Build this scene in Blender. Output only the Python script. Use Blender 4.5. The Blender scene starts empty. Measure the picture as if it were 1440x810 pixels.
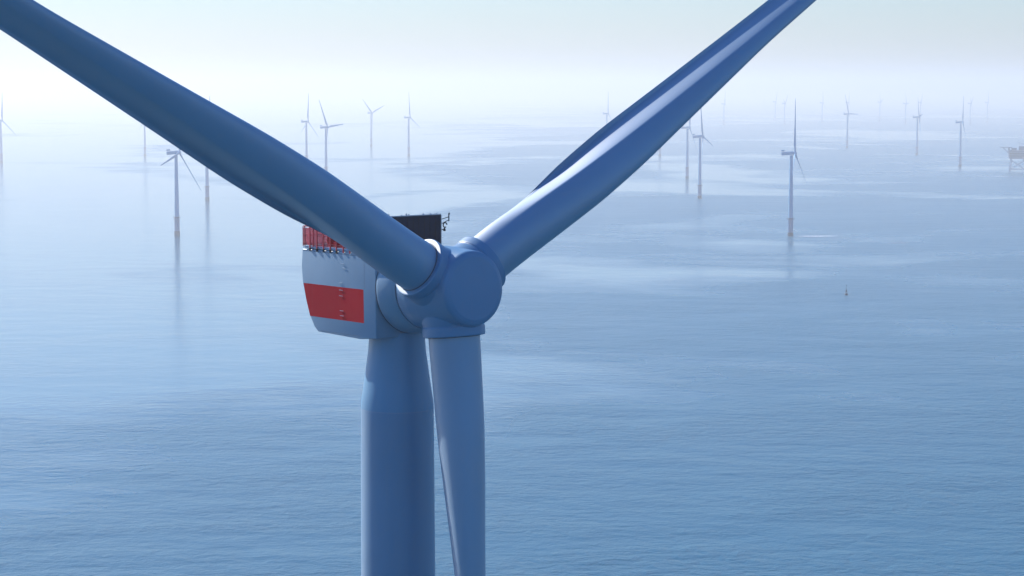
import bpy, bmesh, math, random
from mathutils import Vector, Matrix
random.seed(7)
R = math.radians
S = bpy.context.scene
COL = S.collection

# ------------------------------------------------------------------ tuning
SUN_AZ, SUN_EL = 48.0, 32.0          # sun: degrees left of the view direction, height
SUN_W = 5.0
SKY_W = 0.082
HAZE_D = 0.000168
EXPO = 0.86

# ------------------------------------------------------------------ helpers
def tag(o, label=None, cat=None, group=None, kind=None):
    if label: o['label'] = label
    if cat: o['category'] = cat
    if group: o['group'] = group
    if kind: o['kind'] = kind
    return o

def empty(name, loc, rz=0.0):
    o = bpy.data.objects.new(name, None)
    o.empty_display_size = 1.0
    COL.objects.link(o)
    o.location = loc
    o.rotation_euler = (0, 0, rz)
    return o

def mesh_obj(name, bm, mat, parent=None, smooth=True, angle=35):
    bmesh.ops.recalc_face_normals(bm, faces=bm.faces)
    me = bpy.data.meshes.new(name)
    bm.to_mesh(me)
    bm.free()
    if smooth:
        for p in me.polygons: p.use_smooth = True
        if angle:
            me.set_sharp_from_angle(angle=R(angle))
    me.materials.append(mat)
    o = bpy.data.objects.new(name, me)
    COL.objects.link(o)
    if parent: o.parent = parent
    return o

def add_box(bm, c, size, rot=None, bevel=0.0, seg=2):
    r = bmesh.ops.create_cube(bm, size=1.0)
    vs = r['verts']
    M = Matrix.Translation(Vector(c)) @ (rot.to_4x4() if rot else Matrix()) @ Matrix.Diagonal((size[0], size[1], size[2], 1))
    bmesh.ops.transform(bm, matrix=M, verts=vs)
    if bevel > 0:
        es = list({e for v in vs for e in v.link_edges})
        bmesh.ops.bevel(bm, geom=es, offset=bevel, segments=seg, affect='EDGES', profile=0.5)

def frame(d):
    d = d.normalized()
    a = Vector((0, 0, 1)) if abs(d.z) < 0.9 else Vector((1, 0, 0))
    x = a.cross(d).normalized()
    return x, d.cross(x)

def add_lathe(bm, prof, origin=(0, 0, 0), axis=(0, 0, 1), n=48, cap=True):
    """prof = [(distance along the axis, radius)]"""
    o = Vector(origin); d = Vector(axis).normalized(); x, y = frame(d)
    rings = []
    for s, r in prof:
        rings.append([bm.verts.new(o + d * s + (x * math.cos(2 * math.pi * k / n) + y * math.sin(2 * math.pi * k / n)) * r) for k in range(n)])
    for a, b in zip(rings, rings[1:]):
        for k in range(n):
            bm.faces.new((a[k], a[(k + 1) % n], b[(k + 1) % n], b[k]))
    if cap:
        bm.faces.new(rings[0][::-1]); bm.faces.new(rings[-1])

def add_tube(bm, a, b, r, r2=None, n=8):
    a = Vector(a); b = Vector(b)
    add_lathe(bm, [(0, r), ((b - a).length, r if r2 is None else r2)], a, b - a, n)

def add_ring(bm, c, axis, R0, r0, n=40, m=8, a0=0.0, a1=360.0):
    c = Vector(c); d = Vector(axis).normalized(); x, y = frame(d)
    full = abs(a1 - a0) >= 360
    N = n if full else n + 1
    rings = []
    for k in range(N):
        t = R(a0 + (a1 - a0) * k / n)
        u = x * math.cos(t) + y * math.sin(t)
        rings.append([bm.verts.new(c + u * (R0 + r0 * math.cos(2 * math.pi * j / m)) + d * (r0 * math.sin(2 * math.pi * j / m))) for j in range(m)])
    for k in range(n):
        a, b = rings[k], rings[(k + 1) % N]
        for j in range(m):
            bm.faces.new((a[j], b[j], b[(j + 1) % m], a[(j + 1) % m]))
    if not full:
        bm.faces.new(rings[0]); bm.faces.new(rings[-1][::-1])

def lerp_tab(tab, r):
    for (a, va), (b, vb) in zip(tab, tab[1:]):
        if r <= b:
            t = max(0.0, min(1.0, (r - a) / (b - a)))
            return tuple(p + (q - p) * t for p, q in zip(va, vb))
    return tab[-1][1]

def smooth_tab(tab, r):            # monotone cubic-ish: average of neighbouring linear samples
    ks = (-2.0, -1.0, 0.0, 1.0, 2.0); ws = (1, 2, 3, 2, 1)
    k = min(1.0, max(0.15, (r - 3.0) / 8.0))
    acc = None
    for d, w in zip(ks, ws):
        v = lerp_tab(tab, r + d * k)
        acc = [w * q for q in v] if acc is None else [p + w * q for p, q in zip(acc, v)]
    return [p / sum(ws) for p in acc]

# ------------------------------------------------------------------ materials
def mat_base(name):
    m = bpy.data.materials.new(name); m.use_nodes = True
    nt = m.node_tree; b = nt.nodes['Principled BSDF']
    return m, nt, b

def paint(name, col, rough=0.35, var=0.10, scale=0.35, streak=0.0, spec=0.5, metallic=0.0, grime=(0.18, 0.19, 0.2)):
    """painted steel / gel-coat: slightly uneven colour and gloss with faint runs of dirt"""
    m, nt, b = mat_base(name)
    N, L = nt.nodes, nt.links
    tc = N.new('ShaderNodeTexCoord')
    n1 = N.new('ShaderNodeTexNoise'); n1.inputs['Scale'].default_value = scale; n1.inputs['Detail'].default_value = 6
    L.new(tc.outputs['Object'], n1.inputs['Vector'])
    mp = N.new('ShaderNodeMapping'); mp.inputs['Scale'].default_value = (3.0, 3.0, 0.12)
    L.new(tc.outputs['Object'], mp.inputs['Vector'])
    n2 = N.new('ShaderNodeTexNoise'); n2.inputs['Scale'].default_value = 1.0; n2.inputs['Detail'].default_value = 5
    L.new(mp.outputs['Vector'], n2.inputs['Vector'])
    mr = N.new('ShaderNodeMapRange'); mr.inputs['From Min'].default_value = 0.3; mr.inputs['From Max'].default_value = 0.7
    mr.inputs['To Min'].default_value = 1.0 - var; mr.inputs['To Max'].default_value = 1.0
    L.new(n1.outputs['Fac'], mr.inputs['Value'])
    mul = N.new('ShaderNodeMix'); mul.data_type = 'RGBA'; mul.blend_type = 'MULTIPLY'; mul.inputs['Factor'].default_value = 1.0
    mul.inputs['A'].default_value = (*col, 1)
    L.new(mr.outputs['Result'], mul.inputs['B'])
    ms = N.new('ShaderNodeMapRange'); ms.inputs['From Min'].default_value = 0.52; ms.inputs['From Max'].default_value = 0.8
    ms.inputs['To Max'].default_value = streak
    L.new(n2.outputs['Fac'], ms.inputs['Value'])
    mx = N.new('ShaderNodeMix'); mx.data_type = 'RGBA'
    L.new(ms.outputs['Result'], mx.inputs['Factor'])
    L.new(mul.outputs['Result'], mx.inputs['A']); mx.inputs['B'].default_value = (*grime, 1)
    L.new(mx.outputs['Result'], b.inputs['Base Color'])
    rr = N.new('ShaderNodeMapRange'); rr.inputs['To Min'].default_value = rough - 0.05; rr.inputs['To Max'].default_value = rough + 0.07
    L.new(n1.outputs['Fac'], rr.inputs['Value']); L.new(rr.outputs['Result'], b.inputs['Roughness'])
    b.inputs['Specular IOR Level'].default_value = spec
    b.inputs['Metallic'].default_value = metallic
    return m

SHADED_WHITE = (0.065, 0.175, 0.31)  # white turbine paint, darkened, with the blue of its shaded side mixed in
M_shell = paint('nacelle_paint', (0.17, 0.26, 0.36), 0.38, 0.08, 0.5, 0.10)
M_hub = paint('hub_paint', SHADED_WHITE, 0.5, 0.06, 0.5, 0.05, spec=0.65)
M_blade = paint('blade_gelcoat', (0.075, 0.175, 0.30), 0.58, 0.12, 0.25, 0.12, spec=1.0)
for _m, _w, _i in ((M_hub, 0.25, 1.65), (M_blade, 1.0, 1.9)):
    _b = _m.node_tree.nodes['Principled BSDF']
    _b.inputs['Coat Weight'].default_value = _w; _b.inputs['Coat Roughness'].default_value = 0.52; _b.inputs['Coat IOR'].default_value = _i
M_tower = paint('tower_paint', SHADED_WHITE, 0.52, 0.10, 0.2, 0.16, spec=0.65)
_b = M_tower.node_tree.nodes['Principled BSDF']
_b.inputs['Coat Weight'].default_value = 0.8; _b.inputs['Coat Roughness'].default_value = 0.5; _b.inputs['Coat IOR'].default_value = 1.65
M_red = paint("signal_red_paint", (0.38, 0.003, 0.012), 0.7, 0.12, 0.5, 0.04, spec=0.06)
M_rail = paint('rail_red_paint', (0.48, 0.012, 0.03), 0.4, 0.1, 1.5, 0.05)
M_dark = paint('cooler_black', (0.003, 0.010, 0.035), 0.7, 0.3, 1.0, 0.0, spec=0.15)
M_gasket = paint('gasket_grey', (0.05, 0.07, 0.10), 0.6, 0.1)
M_steel = paint('galvanised_steel', (0.35, 0.37, 0.40), 0.5, 0.2, 3.0, 0.1, metallic=0.3)
M_black = paint('rubber_black', (0.01, 0.012, 0.016), 0.8, 0.2, 2.0, 0.0, spec=0.08)
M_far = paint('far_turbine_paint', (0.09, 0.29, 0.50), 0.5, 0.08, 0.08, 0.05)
M_tp = paint('transition_piece_paint', (0.05, 0.16, 0.34), 0.5, 0.25, 0.2, 0.1, grime=(0.08, 0.12, 0.18))
M_growth = paint('tide_zone_growth', (0.008, 0.03, 0.06), 0.8, 0.4, 0.6, 0.1)
M_rig = paint('platform_steel', (0.008, 0.055, 0.15), 0.6, 0.3, 0.1, 0.3)
M_jacket = paint('jacket_paint', (0.09, 0.21, 0.38), 0.5, 0.25, 0.1, 0.1)
M_buoy = paint('buoy_green', (0.002, 0.025, 0.05), 0.5, 0.2, 1.0, 0.0)

def netting():
    m, nt, b = mat_base('red_netting')
    N, L = nt.nodes, nt.links
    b.inputs['Base Color'].default_value = (0.5, 0.02, 0.04, 1); b.inputs['Roughness'].default_value = 0.7
    tr = N.new('ShaderNodeBsdfTranslucent'); tr.inputs['Color'].default_value = (0.8, 0.25, 0.3, 1)
    tp = N.new('ShaderNodeBsdfTransparent')
    m1 = N.new('ShaderNodeMixShader'); m1.inputs['Fac'].default_value = 0.45
    L.new(b.outputs['BSDF'], m1.inputs[1]); L.new(tr.outputs['BSDF'], m1.inputs[2])
    m2 = N.new('ShaderNodeMixShader'); m2.inputs['Fac'].default_value = 0.45
    L.new(m1.outputs['Shader'], m2.inputs[1]); L.new(tp.outputs['BSDF'], m2.inputs[2])
    L.new(m2.outputs['Shader'], N['Material Output'].inputs['Surface'])
    return m
M_net = netting()

def sea_mat():
    m, nt, b = mat_base('calm_sea_water')
    N, L = nt.nodes, nt.links
    geo = N.new('ShaderNodeNewGeometry')
    def noise(sx, sy, scale, detail, rough=0.5, rot=0.0, dist=0.0):
        mp = N.new('ShaderNodeMapping'); mp.inputs['Scale'].default_value = (sx, sy, 1); mp.inputs['Rotation'].default_value = (0, 0, R(rot))
        L.new(geo.outputs['Position'], mp.inputs['Vector'])
        n = N.new('ShaderNodeTexNoise'); n.inputs['Scale'].default_value = scale; n.inputs['Detail'].default_value = detail
        n.inputs['Roughness'].default_value = rough; n.inputs['Distortion'].default_value = dist
        L.new(mp.outputs['Vector'], n.inputs['Vector'])
        return n.outputs['Fac']
    def rng(v, a, b_, c, d):
        r = N.new('ShaderNodeMapRange'); r.interpolation_type = 'SMOOTHSTEP'
        for k, q in zip(('From Min', 'From Max', 'To Min', 'To Max'), (a, b_, c, d)): r.inputs[k].default_value = q
        L.new(v, r.inputs['Value']); return r.outputs['Result']
    def math_(op, a, c):
        n = N.new('ShaderNodeMath'); n.operation = op
        for i, v in enumerate((a, c)):
            if isinstance(v, (int, float)): n.inputs[i].default_value = v
            else: L.new(v, n.inputs[i])
        return n.outputs[0]
    # wind patches (rippled) against slicks (smooth): broad masses plus long streaks
    big = noise(1.0, 0.7, 0.0011, 4, 0.5, 14, 1.2)
    mid = noise(0.8, 1.0, 0.0045, 4, 0.55, -9, 0.8)
    patch = math_('ADD', math_('MULTIPLY', big, 0.72), math_('MULTIPLY', mid, 0.28))
    # the wind dies away towards the far left of the field
    sp = N.new('ShaderNodeSeparateXYZ'); L.new(geo.outputs['Position'], sp.inputs[0])
    near_ = rng(sp.outputs['Y'], 500, 1500, 0.13, 0.0)
    side = rng(sp.outputs['X'], -450, 500, -0.10, 0.05)
    patch = math_('ADD', patch, math_('ADD', near_, side))
    wind = rng(patch, 0.41, 0.57, 0.0, 1.0)
    # waves
    swell = noise(0.6, 1.0, 0.035, 2, 0.5, 20)
    chop = noise(0.7, 1.0, 0.19, 4, 0.6, -12, 0.4)
    gust = noise(0.5, 1.0, 0.012, 3, 0.6, 14, 0.5)
    rip = noise(1.0, 1.0, 0.55, 3, 0.6, 30)
    h = math_('ADD', math_('MULTIPLY', swell, 1.2), math_('MULTIPLY', chop, rng(gust, 0.35, 0.65, 0.35, 0.85)))
    h = math_('ADD', h, math_('MULTIPLY', rip, math_('MULTIPLY', wind, 0.10)))
    bp = N.new('ShaderNodeBump'); bp.inputs['Distance'].default_value = 2.0
    L.new(h, bp.inputs['Height'])
    L.new(rng(wind, 0, 1, 0.15, 1.0), bp.inputs['Strength'])
    L.new(bp.outputs['Normal'], b.inputs['Normal'])
    L.new(rng(wind, 0, 1, 0.15, 0.30), b.inputs['Roughness'])
    tint = noise(1.0, 1.0, 0.004, 3)
    mx = N.new('ShaderNodeMix'); mx.data_type = 'RGBA'
    L.new(tint, mx.inputs['Factor'])
    mx.inputs['A'].default_value = (0.0002, 0.068, 0.126, 1); mx.inputs['B'].default_value = (0.0002, 0.086, 0.158, 1)
    L.new(mx.outputs['Result'], b.inputs['Base Color'])
    b.inputs['IOR'].default_value = 1.28
    return m
M_sea = sea_mat()

def haze_mat():
    m = bpy.data.materials.new('sea_haze'); m.use_nodes = True
    nt = m.node_tree; nt.nodes.clear()
    out = nt.nodes.new('ShaderNodeOutputMaterial')
    v = nt.nodes.new('ShaderNodeVolumePrincipled')
    v.inputs['Color'].default_value = (0.84, 0.85, 0.83, 1)
    v.inputs['Density'].default_value = HAZE_D
    v.inputs['Anisotropy'].default_value = 0.3
    nt.links.new(v.outputs['Volume'], out.inputs['Volume'])
    return m

# ------------------------------------------------------------------ setting
bm = bmesh.new()
NSEA = 8
HALF = 45000.0
bmesh.ops.create_grid(bm, x_segments=NSEA, y_segments=NSEA, size=HALF)
sea = mesh_obj('sea', bm, M_sea, smooth=False)
tag(sea, kind='structure', label='calm blue sea with pale slicks and fine ripples')

bm = bmesh.new()
add_box(bm, (0, 0, 124.5), (2 * HALF + 400, 2 * HALF + 400, 251.0))
hz = mesh_obj('haze', bm, haze_mat(), smooth=False)
tag(hz, kind='stuff', label='pale sea haze that veils the far turbines')

# ------------------------------------------------------------------ the near turbine
TH = R(40.0); TILT = R(3.8); AZ0 = -0.2; CONE = R(2.2)
HUB = Vector((-4.30, 149.33, 142.89))
AH = Vector((math.sin(TH), -math.cos(TH), 0)); W = Vector((math.cos(TH), math.sin(TH), 0)); Z = Vector((0, 0, 1))
A = (math.cos(TILT) * AH + math.sin(TILT) * Z).normalized(); U = (math.cos(TILT) * Z - math.sin(TILT) * AH).normalized()
TX, TY = -8.36, 154.05

root = empty('wind_turbine', (TX, TY, 0))
tag(root, 'huge nearby white wind turbine with a red band on its nacelle, filling the picture', 'wind turbine')
def near(name, bm, mat, parent=None, **k):
    """build in world coordinates, then hang it from the turbine"""
    o = mesh_obj(name, bm, mat, None, **k)
    p = parent or root
    bpy.context.view_layer.update()
    o.parent = p
    o.matrix_parent_inverse = p.matrix_world.inverted()
    return o
def NP(s, w, z):                       # nacelle frame -> world
    return HUB + AH * s + W * w + Z * z
RN = Matrix((AH, W, Z)).transposed()   # nacelle axes as a rotation

# tower: cone under the nacelle, long shaft, transition piece in the sea
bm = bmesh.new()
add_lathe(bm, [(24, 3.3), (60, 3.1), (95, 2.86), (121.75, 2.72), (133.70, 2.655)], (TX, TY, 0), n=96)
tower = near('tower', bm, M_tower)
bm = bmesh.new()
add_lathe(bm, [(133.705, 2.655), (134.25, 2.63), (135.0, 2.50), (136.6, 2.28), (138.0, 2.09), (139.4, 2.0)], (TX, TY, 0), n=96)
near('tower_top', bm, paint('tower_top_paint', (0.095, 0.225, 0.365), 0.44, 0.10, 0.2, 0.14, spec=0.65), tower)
M_seam = paint('seam_paint', (0.17, 0.25, 0.36), 0.45, 0.05)
for zz, rr in ((60, 3.1), (95, 2.86), (133.70, 2.655)):
    bm = bmesh.new()
    add_lathe(bm, [(zz - 0.03, rr + 0.004), (zz + 0.03, rr + 0.004)], (TX, TY, 0), n=96, cap=False)
    near('weld_seam', bm, M_seam, tower)
bm = bmesh.new()
add_lathe(bm, [(-3, 4.0), (20, 4.0), (23.9, 3.35)], (TX, TY, 0), n=64)
near('transition_piece', bm, M_tp)
bm = bmesh.new()
add_lathe(bm, [(20.2, 6.5), (20.5, 6.5)], (TX, TY, 0), n=48)
for k in range(24):
    t = 2 * math.pi * k / 24
    add_tube(bm, (TX + 6.4 * math.cos(t), TY + 6.4 * math.sin(t), 20.5), (TX + 6.4 * math.cos(t), TY + 6.4 * math.sin(t), 21.6), 0.04, n=6)
add_ring(bm, (TX, TY, 21.6), (0, 0, 1), 6.4, 0.04, 48, 6)
near('work_platform', bm, M_steel)

# nacelle housing: side profile swept across, rounded edges
prof = [(-4.55, 2.30), (-13.70, 2.16), (-13.84, 0.9), (-13.72, -0.30), (-13.30, -1.6), (-12.78, -2.79), (-12.2, -3.58), (-11.76, -3.86), (-6.55, -3.95), (-4.55, -3.76)]
HW = 3.2
bm = bmesh.new()
va = [bm.verts.new(NP(s, -HW, z)) for s, z in prof]; vb = [bm.verts.new(NP(s, HW, z)) for s, z in prof]
fa = bm.faces.new(va); fb = bm.faces.new(vb[::-1])
for i in range(len(prof)):
    j = (i + 1) % len(prof)
    bm.faces.new((va[j], va[i], vb[i], vb[j]))
bmesh.ops.recalc_face_normals(bm, faces=bm.faces)
def sharp(bm, a): return [e for e in bm.edges if len(e.link_faces) == 2 and e.calc_face_angle() > a]
bmesh.ops.bevel(bm, geom=sharp(bm, 0.7), offset=0.09, segments=4, affect='EDGES', profile=0.5)
nacelle = near('nacelle', bm, M_shell, angle=40)
# red band on both flanks, 6 mm proud of the shell
bm = bmesh.new()
for sg in (-1, 1):
    pts = [(-6.02, -0.34), (-13.56, -0.38), (-13.22, -1.6), (-12.74, -2.77), (-5.98, -2.75)]
    a = [bm.verts.new(NP(s, sg * (HW + 0.006), z)) for s, z in pts]
    b = [bm.verts.new(NP(s, sg * (HW - 0.02), z)) for s, z in pts]
    bm.faces.new(a); bm.faces.new(b[::-1])
    for i in range(5):
        j = (i + 1) % 5
        bm.faces.new((a[i], b[i], b[j], a[j]))
near('red_band', bm, M_red, nacelle, smooth=False)
# panel joints
M_joint = paint('joint_grey', (0.11, 0.16, 0.22), 0.5, 0.1)
for sg in (-1, 1):
    for c, sz in (((-5.92, sg * HW, 0.92), (0.025, 0.012, 2.45)), ((-9.2, sg * HW, 2.06), (8.9, 0.016, 0.05)), ((-8.9, sg * (HW - 0.02), -3.74), (4.9, 0.06, 0.04))):
        bm = bmesh.new(); add_box(bm, NP(*c), sz, RN)
        near('panel_joint', bm, M_joint, nacelle, smooth=False)
# hand holds up the flank
for zz, s in ((1.36, -8.55), (1.06, -8.40), (-0.06, -8.85), (-0.57, -8.75), (-0.99, -8.75), (-2.07, -8.68), (-2.43, -8.66)):
    bm = bmesh.new()
    for q in (-0.2, 0.2): add_tube(bm, NP(s + q, -HW + 0.02, zz), NP(s + q, -HW - 0.045, zz), 0.012, n=6)
    add_tube(bm, NP(s - 0.21, -HW - 0.045, zz), NP(s + 0.21, -HW - 0.045, zz), 0.016, n=8)
    near('hand_hold', bm, M_shell, nacelle)
# helicopter deck on the roof with red railing
bm = bmesh.new()
add_box(bm, NP(-10.25, 0, 2.31), (6.7, 6.38, 0.16), RN, 0.03)
deck = near('hoist_deck', bm, M_shell, nacelle)
deck_edge = 3.16
posts = [(-13.65, 1)] + [(s, 1) for s in (-12.62, -12.25, -11.70, -10.85, -9.98, -9.25, -8.4, -7.6)]
for sg in (-1, 1):
    bm = bmesh.new()
    for s in (-12.62, -11.73, -10.87, -10.02, -9.25, -8.40, -7.60):
        add_box(bm, NP(s, sg * (deck_edge + 0.09), 3.02), (0.10, 0.08, 1.75), RN, 0.012, 1)
    for s in (-13.5, -12.2):
        add_box(bm, NP(s, sg * (deck_edge + 0.09), 3.12), (0.06, 0.06, 1.50), RN, 0.01, 1)
    for zz, th_ in ((2.52, 0.10), (2.66, 0.05), (3.2, 0.05), (3.86, 0.07)):
        add_box(bm, NP(-10.38, sg * (deck_edge + 0.03), zz), (6.24, 0.05, th_), RN)
    near('deck_railing', bm, M_rail, nacelle, smooth=False)
    for s in (-12.62, -11.73, -10.87, -10.02, -9.25):
        bm = bmesh.new()
        add_box(bm, NP(s, sg * (deck_edge + 0.092), 2.18), (0.14, 0.10, 0.22), RN, 0.015, 1)
        near('post_foot', bm, M_black, nacelle, smooth=False)
    bm = bmesh.new()
    add_box(bm, NP(-9.0, sg * (deck_edge - 0.03), 3.14), (3.2, 0.02, 1.16), RN)
    near('red_infill', bm, M_red, nacelle, smooth=False)
    bm = bmesh.new()
    add_box(bm, NP(-12.15, sg * (deck_edge - 0.03), 3.14), (3.0, 0.016, 1.16), RN)
    near('red_netting', bm, M_net, nacelle, smooth=False)
bm = bmesh.new()
for k in range(9): add_box(bm, NP(-13.46, -3.12 + 0.78 * k, 3.1), (0.07, 0.08, 1.55), RN, 0.01, 1)
for zz in (2.52, 3.2, 3.86): add_box(bm, NP(-13.50, 0, zz), (0.05, 6.38, 0.06), RN)
near('deck_railing', bm, M_rail, nacelle, smooth=False)
bm = bmesh.new()
add_box(bm, NP(-13.42, 0, 3.14), (0.016, 6.2, 1.16), RN)
near('red_netting', bm, M_net, nacelle, smooth=False)

# cooler: black radiator panel standing across the roof
bm = bmesh.new()
add_box(bm, NP(-5.42, 0, 3.55), (0.20, 6.58, 2.50), RN, 0.02, 1)
cooler = near('cooler_panel', bm, M_dark, nacelle, smooth=False)
bm = bmesh.new()
add_box(bm, NP(-5.42, 0, 4.845), (0.26, 6.62, 0.07), RN, 0.01, 1)
add_box(bm, NP(-5.42, 3.33, 3.55), (0.24, 0.05, 2.5), RN, 0.01, 1)
add_box(bm, NP(-5.42, -3.33, 3.55), (0.24, 0.05, 2.5), RN, 0.01, 1)
near('cooler_frame', bm, M_steel, cooler, smooth=False)
bm = bmesh.new()
for k in range(1, 13):
    add_box(bm, NP(-5.313, -3.29 + 6.58 * k / 13, 3.55), (0.012, 0.03, 2.42), RN)
near('cooler_fin', bm, M_black, cooler, smooth=False)
rr = random.Random(3)
x = -3.1
while x < 3.15:
    if rr.random() < 0.7:
        hh = rr.choice((0.06, 0.09, 0.14))
        bm = bmesh.new()
        add_box(bm, NP(-5.42 + rr.uniform(-.08, .08), x, 4.88 + hh / 2), (0.06, rr.choice((0.05, 0.09, 0.14)), hh), RN)
        near('edge_fitting', bm, M_steel, cooler, smooth=False)
    x += rr.uniform(0.12, 0.4)
# wind instruments on brackets at the cooler's outer edge
bm = bmesh.new()
add_tube(bm, NP(-5.42, 3.30, 4.45), NP(-5.42, 4.12, 4.62), 0.028)
add_tube(bm, NP(-5.42, 3.36, 4.12), NP(-5.42, 4.12, 4.40), 0.028)
add_tube(bm, NP(-5.42, 4.12, 4.30), NP(-5.42, 4.12, 4.76), 0.040)
add_tube(bm, NP(-5.42, 4.12, 4.76), NP(-5.42, 4.16, 4.92), 0.060, 0.05)
near('wind_vane', bm, M_black, nacelle)
bm = bmesh.new()
add_tube(bm, NP(-5.42, 3.30, 3.72), NP(-5.42, 3.72, 3.72), 0.035)
add_lathe(bm, [(0, 0.09), (0.12, 0.10), (0.2, 0.06)], NP(-5.42, 3.70, 3.60), (0, 0, 1), 16)
add_ring(bm, NP(-5.42, 3.76, 4.04), AH, 0.17, 0.045, 28, 8, 0, 300)
add_tube(bm, NP(-5.42, 3.70, 3.7), NP(-5.42, 3.74, 3.9), 0.04)
near('anemometer', bm, M_black, nacelle)

# generator: ring drum between nacelle and hub
def AX(s): return HUB + A * s
bm = bmesh.new()
add_lathe(bm, [(-4.75, 3.16), (-4.57, 3.20), (-4.40, 3.26), (-4.2, 3.27), (-3.3, 3.14), (-2.72, 2.98), (-2.64, 2.93)], HUB, A, 96)
gen = near('generator', bm, M_shell)
bm = bmesh.new()
add_ring(bm, AX(-4.50), A, 3.225, 0.05, 96, 8)
near('seal_ring', bm, paint('joint_dark', (0.05, 0.07, 0.10), 0.6, 0.1), gen)
bm = bmesh.new()
add_lathe(bm, [(-2.66, 2.86), (-2.56, 2.86)], HUB, A, 96)
near('hub_gap', bm, M_black, gen)

# rotor hub: body, three blade sleeves and the blunt nose, fused into one skin
def bdir(k):
    f = R(AZ0 + (-60, 60, 180)[k])
    d = math.cos(f) * U + math.sin(f) * W
    t = -math.sin(f) * U + math.cos(f) * W
    return (math.cos(CONE) * d + math.sin(CONE) * A).normalized(), t.normalized(), (math.cos(CONE) * A - math.sin(CONE) * d).normalized()
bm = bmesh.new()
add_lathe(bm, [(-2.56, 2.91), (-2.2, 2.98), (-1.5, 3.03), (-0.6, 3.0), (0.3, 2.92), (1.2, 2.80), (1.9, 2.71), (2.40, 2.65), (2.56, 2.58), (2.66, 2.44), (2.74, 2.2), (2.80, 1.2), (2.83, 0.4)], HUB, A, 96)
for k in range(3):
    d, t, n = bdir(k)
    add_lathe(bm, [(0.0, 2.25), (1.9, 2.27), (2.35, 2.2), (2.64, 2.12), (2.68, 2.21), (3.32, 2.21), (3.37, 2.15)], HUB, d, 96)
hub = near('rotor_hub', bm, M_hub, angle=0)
rm = hub.modifiers.new('fuse', 'REMESH'); rm.mode = 'VOXEL'; rm.voxel_size = 0.035; rm.use_smooth_shade = True
sm = hub.modifiers.new('soften', 'SMOOTH'); sm.factor = 0.5; sm.iterations = 6

for k in range(3):
    d, t, n = bdir(k)
    bm = bmesh.new()
    add_lathe(bm, [(3.30, 1.86), (3.42, 1.86)], HUB, d, 64)
    near('root_gasket', bm, M_gasket, hub)
# dark open-ring mark and a service hatch outline on the hub's rear flank
bm = bmesh.new()
q = HUB + A * (-2.15) - W * 2.62 - U * 0.86 - W * 0.03
nrm = (q - AX(-2.15)).normalized()
add_ring(bm, q + nrm * 0.10, nrm, 0.16, 0.04, 24, 6, 30, 320)
near('ring_mark', bm, M_black, hub)
bm = bmesh.new()
a0 = R(0)
v = (-U * 0.93 - W * 0.36).normalized()
add_lathe(bm, [(0, 0.07), (0.12, 0.06)], AX(-2.3) + v * 2.84, v, 12)
near('lifting_eye', bm, M_black, hub)

# blades: round root blending into a cambered aerofoil (leading half, trailing half, thickness, pitch)
BT = [(3.0, (1.80, 1.80, 3.65, 62)), (4.6, (1.80, 1.80, 3.62, 61)), (6, (1.847, 1.80, 3.56, 60.2)), (10, (2.0475, 1.9455, 3.39, 54.5)), (14, (2.20, 2.255, 2.95, 48)),
      (19, (2.07, 2.353, 2.283, 45.5)), (26, (1.60, 2.15, 1.633, 45.0)), (36, (0.96, 1.90, 1.05, 44)), (50, (0.62, 1.62, 0.66, 42)),
      (70, (0.42, 1.20, 0.40, 33)), (90, (0.28, 0.75, 0.20, 31)), (97, (0.08, 0.20, 0.05, 30))]
def blade_mesh(k):
    d, t, n = bdir(k)
    bm = bmesh.new()
    rs = [3.40 + 0.4 * i for i in range(8)] + [6.8 + 0.8 * i for i in range(38)] + [38 + 2 * i for i in range(30)] + [97]
    NS = 112; rings = []
    for r in rs:
        le, te, tt, be = smooth_tab(BT, r)
        be = R(be)
        c = math.cos(be) * t + math.sin(be) * n; nn = -math.sin(be) * t + math.cos(be) * n
        bl = max(0.0, min(1.0, (r - 5.0) / 10.0)); bl = bl * bl * (3 - 2 * bl)
        ctr = HUB + d * r + n * (-0.0002 * r * r)
        ring = []
        for j in range(NS):
            f = 2 * math.pi * j / NS
            cx = math.cos(f); sy = math.sin(f)
            if cx >= 0:
                x = le * cx; y = tt / 2 * sy
            else:
                xi = -cx; x = -te * xi
                circ = math.sqrt(max(0.0, 1 - xi * xi))
                if sy < 0:   # suction side: full, falling to the trailing edge
                    af = (1 - xi) ** 0.85 * (1 + 0.55 * xi)
                    y = -tt / 2 * ((1 - bl) * circ + bl * af)
                else:        # pressure side: hollow towards the trailing edge
                    X0, X1 = 0.0, 0.86
                    if xi < X1:
                        q = max(0.0, (xi - X0) / (X1 - X0)); q = 0.7 * q + 0.3 * q * q * (3 - 2 * q)
                        af = 1 - 1.22 * q
                    else:
                        af = -0.22 + 0.06 * (xi - X1) / (1 - X1)
                    y = tt / 2 * ((1 - bl) * circ + bl * af)
            ring.append(bm.verts.new(ctr + c * x + nn * y))
        rings.append(ring)
    for a, b in zip(rings, rings[1:]):
        for j in range(NS):
            bm.faces.new((a[j], a[(j + 1) % NS], b[(j + 1) % NS], b[j]))
    bm.faces.new(rings[0][::-1]); bm.faces.new(rings[-1])
    return bm
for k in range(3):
    near('blade', blade_mesh(k), M_blade, angle=60)

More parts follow.
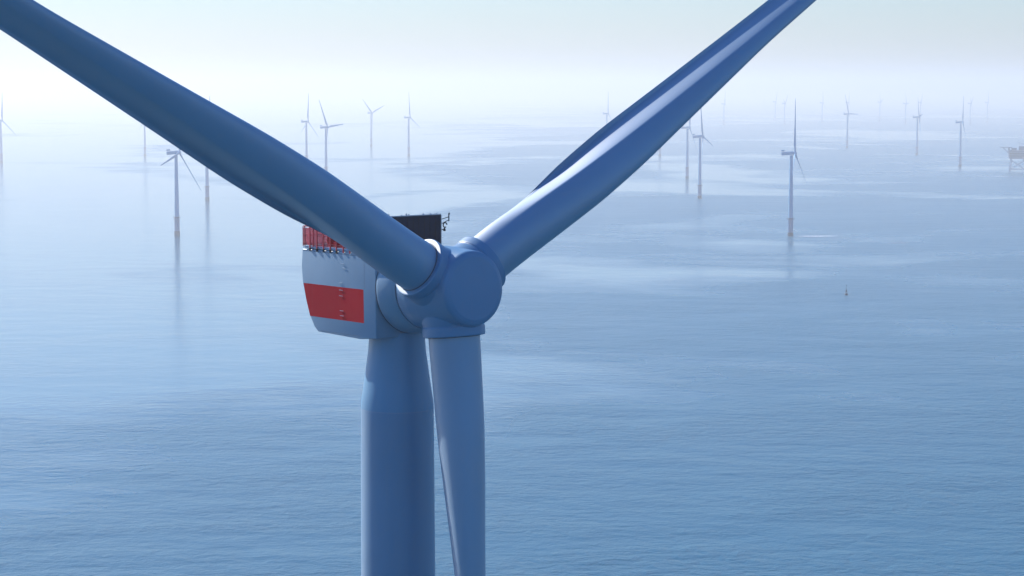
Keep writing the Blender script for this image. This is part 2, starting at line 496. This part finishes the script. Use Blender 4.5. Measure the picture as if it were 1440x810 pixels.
# ------------------------------------------------------------------ far turbines
HH = 87.0; RL = 58.5
def far_blade():
    bm = bmesh.new()
    tab = [(1.2, (1.0, 1.0, 2.0, 24)), (4, (1.0, 1.1, 1.9, 22)), (9, (1.25, 2.6, 1.3, 18)), (14, (1.2, 2.6, 1.0, 15)), (28, (.9, 1.9, .65, 9)), (45, (.6, 1.2, .4, 5)), (56, (.35, .7, .22, 3)), (58.5, (.08, .15, .06, 2))]
    rings = []
    rs = [1.2, 2.5, 4, 6, 8, 10, 12, 15, 19, 24, 30, 37, 44, 50, 55, 57.5, 58.5]
    NS = 20
    for r in rs:
        le, te, tt, be = lerp_tab(tab, r); be = R(be + 8)
        ring = []
        for j in range(NS):
            f = 2 * math.pi * j / NS; cx = math.cos(f); sy = math.sin(f)
            x = le * cx if cx > 0 else te * cx
            y = tt / 2 * sy * (1 if cx > 0 or r < 5 else (1 + cx) ** 0.3)
            # local frame: +Z span, +X leading edge, -Y upwind
            ring.append(bm.verts.new((x * math.cos(be) + y * math.sin(be), -x * math.sin(be) + y * math.cos(be), r)))
        rings.append(ring)
    for a, b in zip(rings, rings[1:]):
        for j in range(NS): bm.faces.new((a[j], a[(j + 1) % NS], b[(j + 1) % NS], b[j]))
    bm.faces.new(rings[0][::-1]); bm.faces.new(rings[-1])
    return bm

def far_parts(rt):
    """local frame: the rotor axis points to -Y, the nacelle lies along +Y"""
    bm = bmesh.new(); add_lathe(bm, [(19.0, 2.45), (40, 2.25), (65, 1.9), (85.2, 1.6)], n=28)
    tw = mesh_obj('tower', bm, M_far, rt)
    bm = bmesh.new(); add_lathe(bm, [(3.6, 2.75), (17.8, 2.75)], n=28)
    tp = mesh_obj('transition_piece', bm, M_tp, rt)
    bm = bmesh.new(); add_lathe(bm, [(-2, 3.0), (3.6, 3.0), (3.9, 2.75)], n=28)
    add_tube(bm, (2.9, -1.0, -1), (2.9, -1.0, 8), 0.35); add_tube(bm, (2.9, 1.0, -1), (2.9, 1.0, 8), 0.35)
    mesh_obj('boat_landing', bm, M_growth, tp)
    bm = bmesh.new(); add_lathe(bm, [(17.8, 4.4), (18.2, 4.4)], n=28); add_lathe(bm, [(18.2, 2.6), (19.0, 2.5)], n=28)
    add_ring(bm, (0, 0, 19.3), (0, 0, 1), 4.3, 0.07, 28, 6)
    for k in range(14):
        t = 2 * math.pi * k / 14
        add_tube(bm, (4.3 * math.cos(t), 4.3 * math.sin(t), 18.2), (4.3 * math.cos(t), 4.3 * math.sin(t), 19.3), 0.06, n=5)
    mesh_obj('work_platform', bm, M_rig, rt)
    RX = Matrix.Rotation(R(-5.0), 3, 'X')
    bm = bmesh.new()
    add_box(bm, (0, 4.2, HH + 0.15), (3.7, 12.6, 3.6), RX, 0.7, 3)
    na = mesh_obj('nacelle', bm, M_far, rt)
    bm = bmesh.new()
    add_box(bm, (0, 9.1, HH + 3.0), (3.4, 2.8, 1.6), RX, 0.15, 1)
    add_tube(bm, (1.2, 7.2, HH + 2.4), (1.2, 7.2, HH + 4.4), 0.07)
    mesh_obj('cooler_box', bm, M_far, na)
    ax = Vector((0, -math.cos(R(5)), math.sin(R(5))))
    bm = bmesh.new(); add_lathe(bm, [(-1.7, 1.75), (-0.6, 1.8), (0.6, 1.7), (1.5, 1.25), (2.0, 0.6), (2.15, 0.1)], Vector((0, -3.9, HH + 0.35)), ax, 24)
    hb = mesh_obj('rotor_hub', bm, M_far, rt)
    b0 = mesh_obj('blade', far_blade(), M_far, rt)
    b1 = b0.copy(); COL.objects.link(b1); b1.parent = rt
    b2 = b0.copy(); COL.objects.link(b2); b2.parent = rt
    return [tw, tp, na, hb, b0, b1, b2]

def set_rotor(rt, az):
    bl = [c for c in rt.children if c.name.split('.')[0] == 'blade']
    for i, b in enumerate(bl):
        # az: clockwise as seen from upwind (from -Y looking to +Y: right is +X)
        M = Matrix.Translation((0, -3.9, HH + 0.35)) @ Matrix.Rotation(R(-5), 4, 'X') @ Matrix.Rotation(R(az + 120 * i), 4, 'Y') @ Matrix.Rotation(R(3.5), 4, 'X')
        b.matrix_local = M

def copy_tree(o, parent=None):
    c = o.copy(); COL.objects.link(c)
    if parent: c.parent = parent
    for ch in o.children: copy_tree(ch, c)
    return c

FAR = [ # x, y, yaw (deg: 0 faces the camera, + turns the nose to the right), rotor angle, label
 (-1058, 4426, 74, 5, 'pale hazy turbine cut by the left edge of the picture'),
 (-839, 4884, 74, 0, 'faint turbine with only its tower showing under the big left blade, nearer the left edge'),
 (-357, 2270, 74, 18, 'nearest turbine left of the red-banded nacelle, its long reflection in the water'),
 (-425, 2974, 74, 8, 'turbine half hidden by the big left blade, only lower tower and grey base showing'),
 (-414, 4305, 74, 8, 'slim turbine above the big left blade, left one of the close pair'),
 (-322, 3698, 69, -34, 'bigger turbine of the pair above the big left blade, one blade pointing right'),
 (-376, 5710, 58, -50, 'small pale turbine with a tilted Y of blades, alone left of the black cooler panel'),
 (-236, 4884, 74, -5, 'lone slim turbine standing above the black cooler panel'),
 (247, 5576, 74, 5, 'small faint turbine peeping over the upper edge of the big right blade'),
 (338, 4884, 74, 8, 'turbine hidden by the big right blade, only a stub of tower showing below it'),
 (301, 3669, 74, 20, 'turbine just behind the big right blade, left one of the close pair'),
 (265, 3012, 74, -14, 'turbine of the close pair with an outstretched blade, right of the big right blade'),
 (294, 2248, 74, 8, 'nearest and darkest turbine on the right, thin white wake beside its foot'),
 (864, 5511, 60, -28, 'pale turbine with three splayed blades, first right of the nearest right turbine'),
 (935, 4935, 74, -36, 'pale turbine midway in the row of three at the right'),
 (887, 4228, 74, 25, 'rightmost clear turbine, standing beside the offshore platform'),
 (868, 8766, 70, 10, 'ghostly far turbine just right of the big right blade near the horizon'),
 (1232, 10021, 70, 30, 'ghostly horizon turbine left of the nearest right turbine, smaller of two'),
 (1140, 8953, 70, 50, 'ghostly horizon turbine directly left of the tip of the nearest right turbine'),
 (1355, 9352, 70, 0, 'ghostly horizon turbine between the nearest right turbine and the splayed one'),
 (1501, 9565, 70, 20, 'ghostly horizon turbine straight behind the splayed-blade turbine'),
 (1682, 9787, 70, 75, 'ghostly horizon turbine first to the right of the splayed-blade turbine'),
 (1646, 8953, 70, 90, 'ghostly horizon turbine just left of the middle one in the row of three'),
 (1825, 9565, 70, 40, 'ghostly horizon turbine straight behind the middle one in the row of three'),
 (1917, 8953, 70, 60, 'ghostly horizon turbine straight behind the rightmost clear turbine'),
 (2124, 9565, 70, 15, 'ghostly horizon turbine farthest right, above the left side of the platform'),
]
first = None
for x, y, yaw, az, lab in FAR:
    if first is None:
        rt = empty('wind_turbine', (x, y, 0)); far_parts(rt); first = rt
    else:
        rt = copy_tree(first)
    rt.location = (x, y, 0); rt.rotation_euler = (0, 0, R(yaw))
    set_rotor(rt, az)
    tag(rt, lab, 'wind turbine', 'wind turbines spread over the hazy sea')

# foam line drifting off the foot of the nearest right turbine
def foam_mat():
    m, nt, b = mat_base('thin_foam')
    N, L = nt.nodes, nt.links
    geo = N.new('ShaderNodeNewGeometry')
    n = N.new('ShaderNodeTexNoise'); n.inputs['Scale'].default_value = 0.25; n.inputs['Detail'].default_value = 5
    L.new(geo.outputs['Position'], n.inputs['Vector'])
    r = N.new('ShaderNodeMapRange'); r.inputs['From Min'].default_value = 0.3; r.inputs['From Max'].default_value = 0.55; r.inputs['To Max'].default_value = 0.9
    L.new(n.outputs['Fac'], r.inputs['Value'])
    tp = N.new('ShaderNodeBsdfTransparent'); mx = N.new('ShaderNodeMixShader')
    b.inputs['Base Color'].default_value = (0.75, 0.80, 0.84, 1); b.inputs['Roughness'].default_value = 0.6
    L.new(r.outputs['Result'], mx.inputs['Fac']); L.new(tp.outputs[0], mx.inputs[1]); L.new(b.outputs[0], mx.inputs[2])
    L.new(mx.outputs[0], N['Material Output'].inputs['Surface'])
    return m
bm = bmesh.new()
fp = [(298, 2247), (312, 2252), (330, 2254), (352, 2252), (338, 2244), (318, 2240), (300, 2242)]
bm.faces.new([bm.verts.new((x, y, 0.06)) for x, y in fp])
wk = mesh_obj('sea_foam', bm, foam_mat(), smooth=False)
tag(wk, 'thin white foam line on the water at the foot of the nearest right turbine', kind='stuff')

# ------------------------------------------------------------------ offshore substation
sx, sy = 942, 3978
sub = empty('offshore_platform', (sx, sy, 0), R(-8))
tag(sub, 'hazy offshore substation on jacket legs at the right edge, helideck sticking out left', 'offshore platform')
legs = [(-12, -9), (12, -9), (12, 9), (-12, 9)]
for (lx, ly) in legs:
    bm = bmesh.new(); add_tube(bm, (lx * 1.25, ly * 1.25, -2), (lx, ly, 24), 1.1, n=14)
    mesh_obj('leg', bm, M_jacket, sub)
bm = bmesh.new()
for i in range(4):
    a = legs[i]; b = legs[(i + 1) % 4]
    add_tube(bm, (a[0] * 1.2, a[1] * 1.2, 3), (b[0] * 1.02, b[1] * 1.02, 21), 0.5)
    add_tube(bm, (b[0] * 1.2, b[1] * 1.2, 3), (a[0] * 1.02, a[1] * 1.02, 21), 0.5)
    add_tube(bm, (a[0] * 1.2, a[1] * 1.2, 4), (b[0] * 1.2, b[1] * 1.2, 4), 0.5)
mesh_obj('jacket_brace', bm, M_jacket, sub)
bm = bmesh.new()
pr = [(-15, 23.5), (15, 23.5), (17, 27), (17, 39.5), (-17, 39.5), (-17, 27)]
va = [bm.verts.new((p, -11, q)) for p, q in pr]; vb = [bm.verts.new((p, 11, q)) for p, q in pr]
bm.faces.new(va); bm.faces.new(vb[::-1])
for i in range(6):
    j = (i + 1) % 6; bm.faces.new((va[j], va[i], vb[i], vb[j]))
topside = mesh_obj('topside', bm, M_rig, sub, smooth=False)
bm = bmesh.new()
for zz in (27, 31.2, 35.4, 39.5):
    add_box(bm, (0, 0, zz), (35.6, 23.6, 0.4))
mesh_obj('deck_plate', bm, M_steel, topside, smooth=False)
bm = bmesh.new()
for k in range(7):
    add_box(bm, (-13.5 + 4.5 * k, -11.05, 33.2), (2.6, 0.3, 2.4)); add_box(bm, (-13.5 + 4.5 * k, -11.05, 29.0), (2.6, 0.3, 2.2))
mesh_obj('louvre', bm, M_black, topside, smooth=False)
bm = bmesh.new()
add_lathe(bm, [(44.2, 11.5), (45.0, 11.8)], (-22, 0, 0), n=8)
helideck = mesh_obj('helideck', bm, M_rig, sub, smooth=False)
bm = bmesh.new()
for p in ((-28, -5), (-28, 5), (-18, -6), (-18, 6)):
    add_tube(bm, (-15.5, p[1], 33), (p[0], p[1], 44.2), 0.45)
    add_tube(bm, (-15.5, p[1], 39.6), (-15.5, p[1], 44.2), 0.35)
mesh_obj('helideck_strut', bm, M_rig, helideck)
bm = bmesh.new(); add_box(bm, (8, 1, 43.2), (13, 14, 7.0), None, 0.3, 1); add_box(bm, (-7, 2, 41.6), (9, 10, 3.8), None, 0.2, 1)
mesh_obj('control_house', bm, M_rig, sub, smooth=False)
bm = bmesh.new()
add_tube(bm, (13, -5, 39.6), (13, -5, 52), 0.5); add_tube(bm, (13, -5, 50), (-4, -8, 55), 0.4, 0.25)
mesh_obj('crane', bm, M_jacket, sub)
bm = bmesh.new(); add_tube(bm, (3, 6, 46), (3, 6, 60), 0.25, 0.1)
mesh_obj('antenna_mast', bm, M_steel, sub)

# ------------------------------------------------------------------ buoy
bx, by = 253, 1607
bu = empty('navigation_buoy', (bx, by, 0))
tag(bu, 'small dark navigation buoy with a thin top mast, floating right of centre', 'buoy')
bm = bmesh.new(); add_lathe(bm, [(-0.8, 0.9), (-0.3, 1.25), (0.9, 1.3), (1.2, 1.1), (1.5, 0.5)], n=28)
mesh_obj('float', bm, M_buoy, bu)
bm = bmesh.new()
for k in range(4):
    t = math.pi / 2 * k + 0.4
    add_tube(bm, (0.85 * math.cos(t), 0.85 * math.sin(t), 1.1), (0.35 * math.cos(t), 0.35 * math.sin(t), 4.2), 0.09)
add_ring(bm, (0, 0, 2.6), (0, 0, 1), 0.6, 0.06, 20, 6)
add_lathe(bm, [(4.1, 0.5), (4.3, 0.5)], n=16)
add_box(bm, (0, 0, 3.1), (0.7, 0.08, 1.6)); add_box(bm, (0, 0, 3.1), (0.08, 0.7, 1.6))
mesh_obj('lattice_tower', bm, M_buoy, bu)
bm = bmesh.new(); add_lathe(bm, [(4.3, 0.2), (4.8, 0.22), (4.95, 0.1)], n=14)
mesh_obj('lantern', bm, M_black, bu)
bm = bmesh.new(); add_tube(bm, (0, 0, 4.9), (0, 0, 8.2), 0.09, 0.05); add_lathe(bm, [(6.6, 0.02), (7.5, 0.32), (7.52, 0.02)], n=14)
mesh_obj('topmark', bm, M_buoy, bu)

# ------------------------------------------------------------------ light
sun_dir = Vector((-math.sin(R(SUN_AZ)) * math.cos(R(SUN_EL)), math.cos(R(SUN_AZ)) * math.cos(R(SUN_EL)), math.sin(R(SUN_EL))))
ld = bpy.data.lights.new('sun', 'SUN'); ld.energy = SUN_W; ld.angle = R(0.5); ld.color = (1.0, 0.80, 0.56)
lo = bpy.data.objects.new('sun', ld); COL.objects.link(lo)
lo.rotation_euler = sun_dir.to_track_quat('Z', 'Y').to_euler()
lo.location = (0, 0, 400)

wd = bpy.data.worlds.new('World'); S.world = wd; wd.use_nodes = True
nt = wd.node_tree
bg = nt.nodes['Background']; bg.inputs['Strength'].default_value = SKY_W
sk = nt.nodes.new('ShaderNodeTexSky'); sk.sky_type = 'NISHITA'; sk.sun_disc = False
sk.sun_elevation = R(SUN_EL); sk.sun_rotation = R(-SUN_AZ)
sk.altitude = 100; sk.air_density = 1.7; sk.dust_density = 0.3; sk.ozone_density = 10
nt.links.new(sk.outputs['Color'], bg.inputs['Color'])

# ------------------------------------------------------------------ camera
cam = bpy.data.cameras.new('camera'); co = bpy.data.objects.new('camera', cam); COL.objects.link(co)
co.location = (0, 0, 157.0)
co.rotation_euler = (math.pi / 2 - math.atan(283 / 3000), 0, 0)
cam.sensor_width = 36.0; cam.lens = 75.0
cam.clip_start = 0.5; cam.clip_end = 300000
S.camera = co

S.view_settings.view_transform = 'Standard'; S.view_settings.look = 'None'
S.view_settings.exposure = EXPO; S.view_settings.gamma = 1.0; S.view_settings.use_curve_mapping = False
S.view_settings.use_white_balance = True; S.view_settings.white_balance_temperature = 5160; S.view_settings.white_balance_tint = 13
S.render.engine = 'CYCLES'
S.cycles.max_bounces = 6; S.cycles.diffuse_bounces = 2; S.cycles.glossy_bounces = 3; S.cycles.transparent_max_bounces = 12
S.cycles.volume_bounces = 1
S.cycles.use_denoising = True
S.cycles.sample_clamp_indirect = 6.0
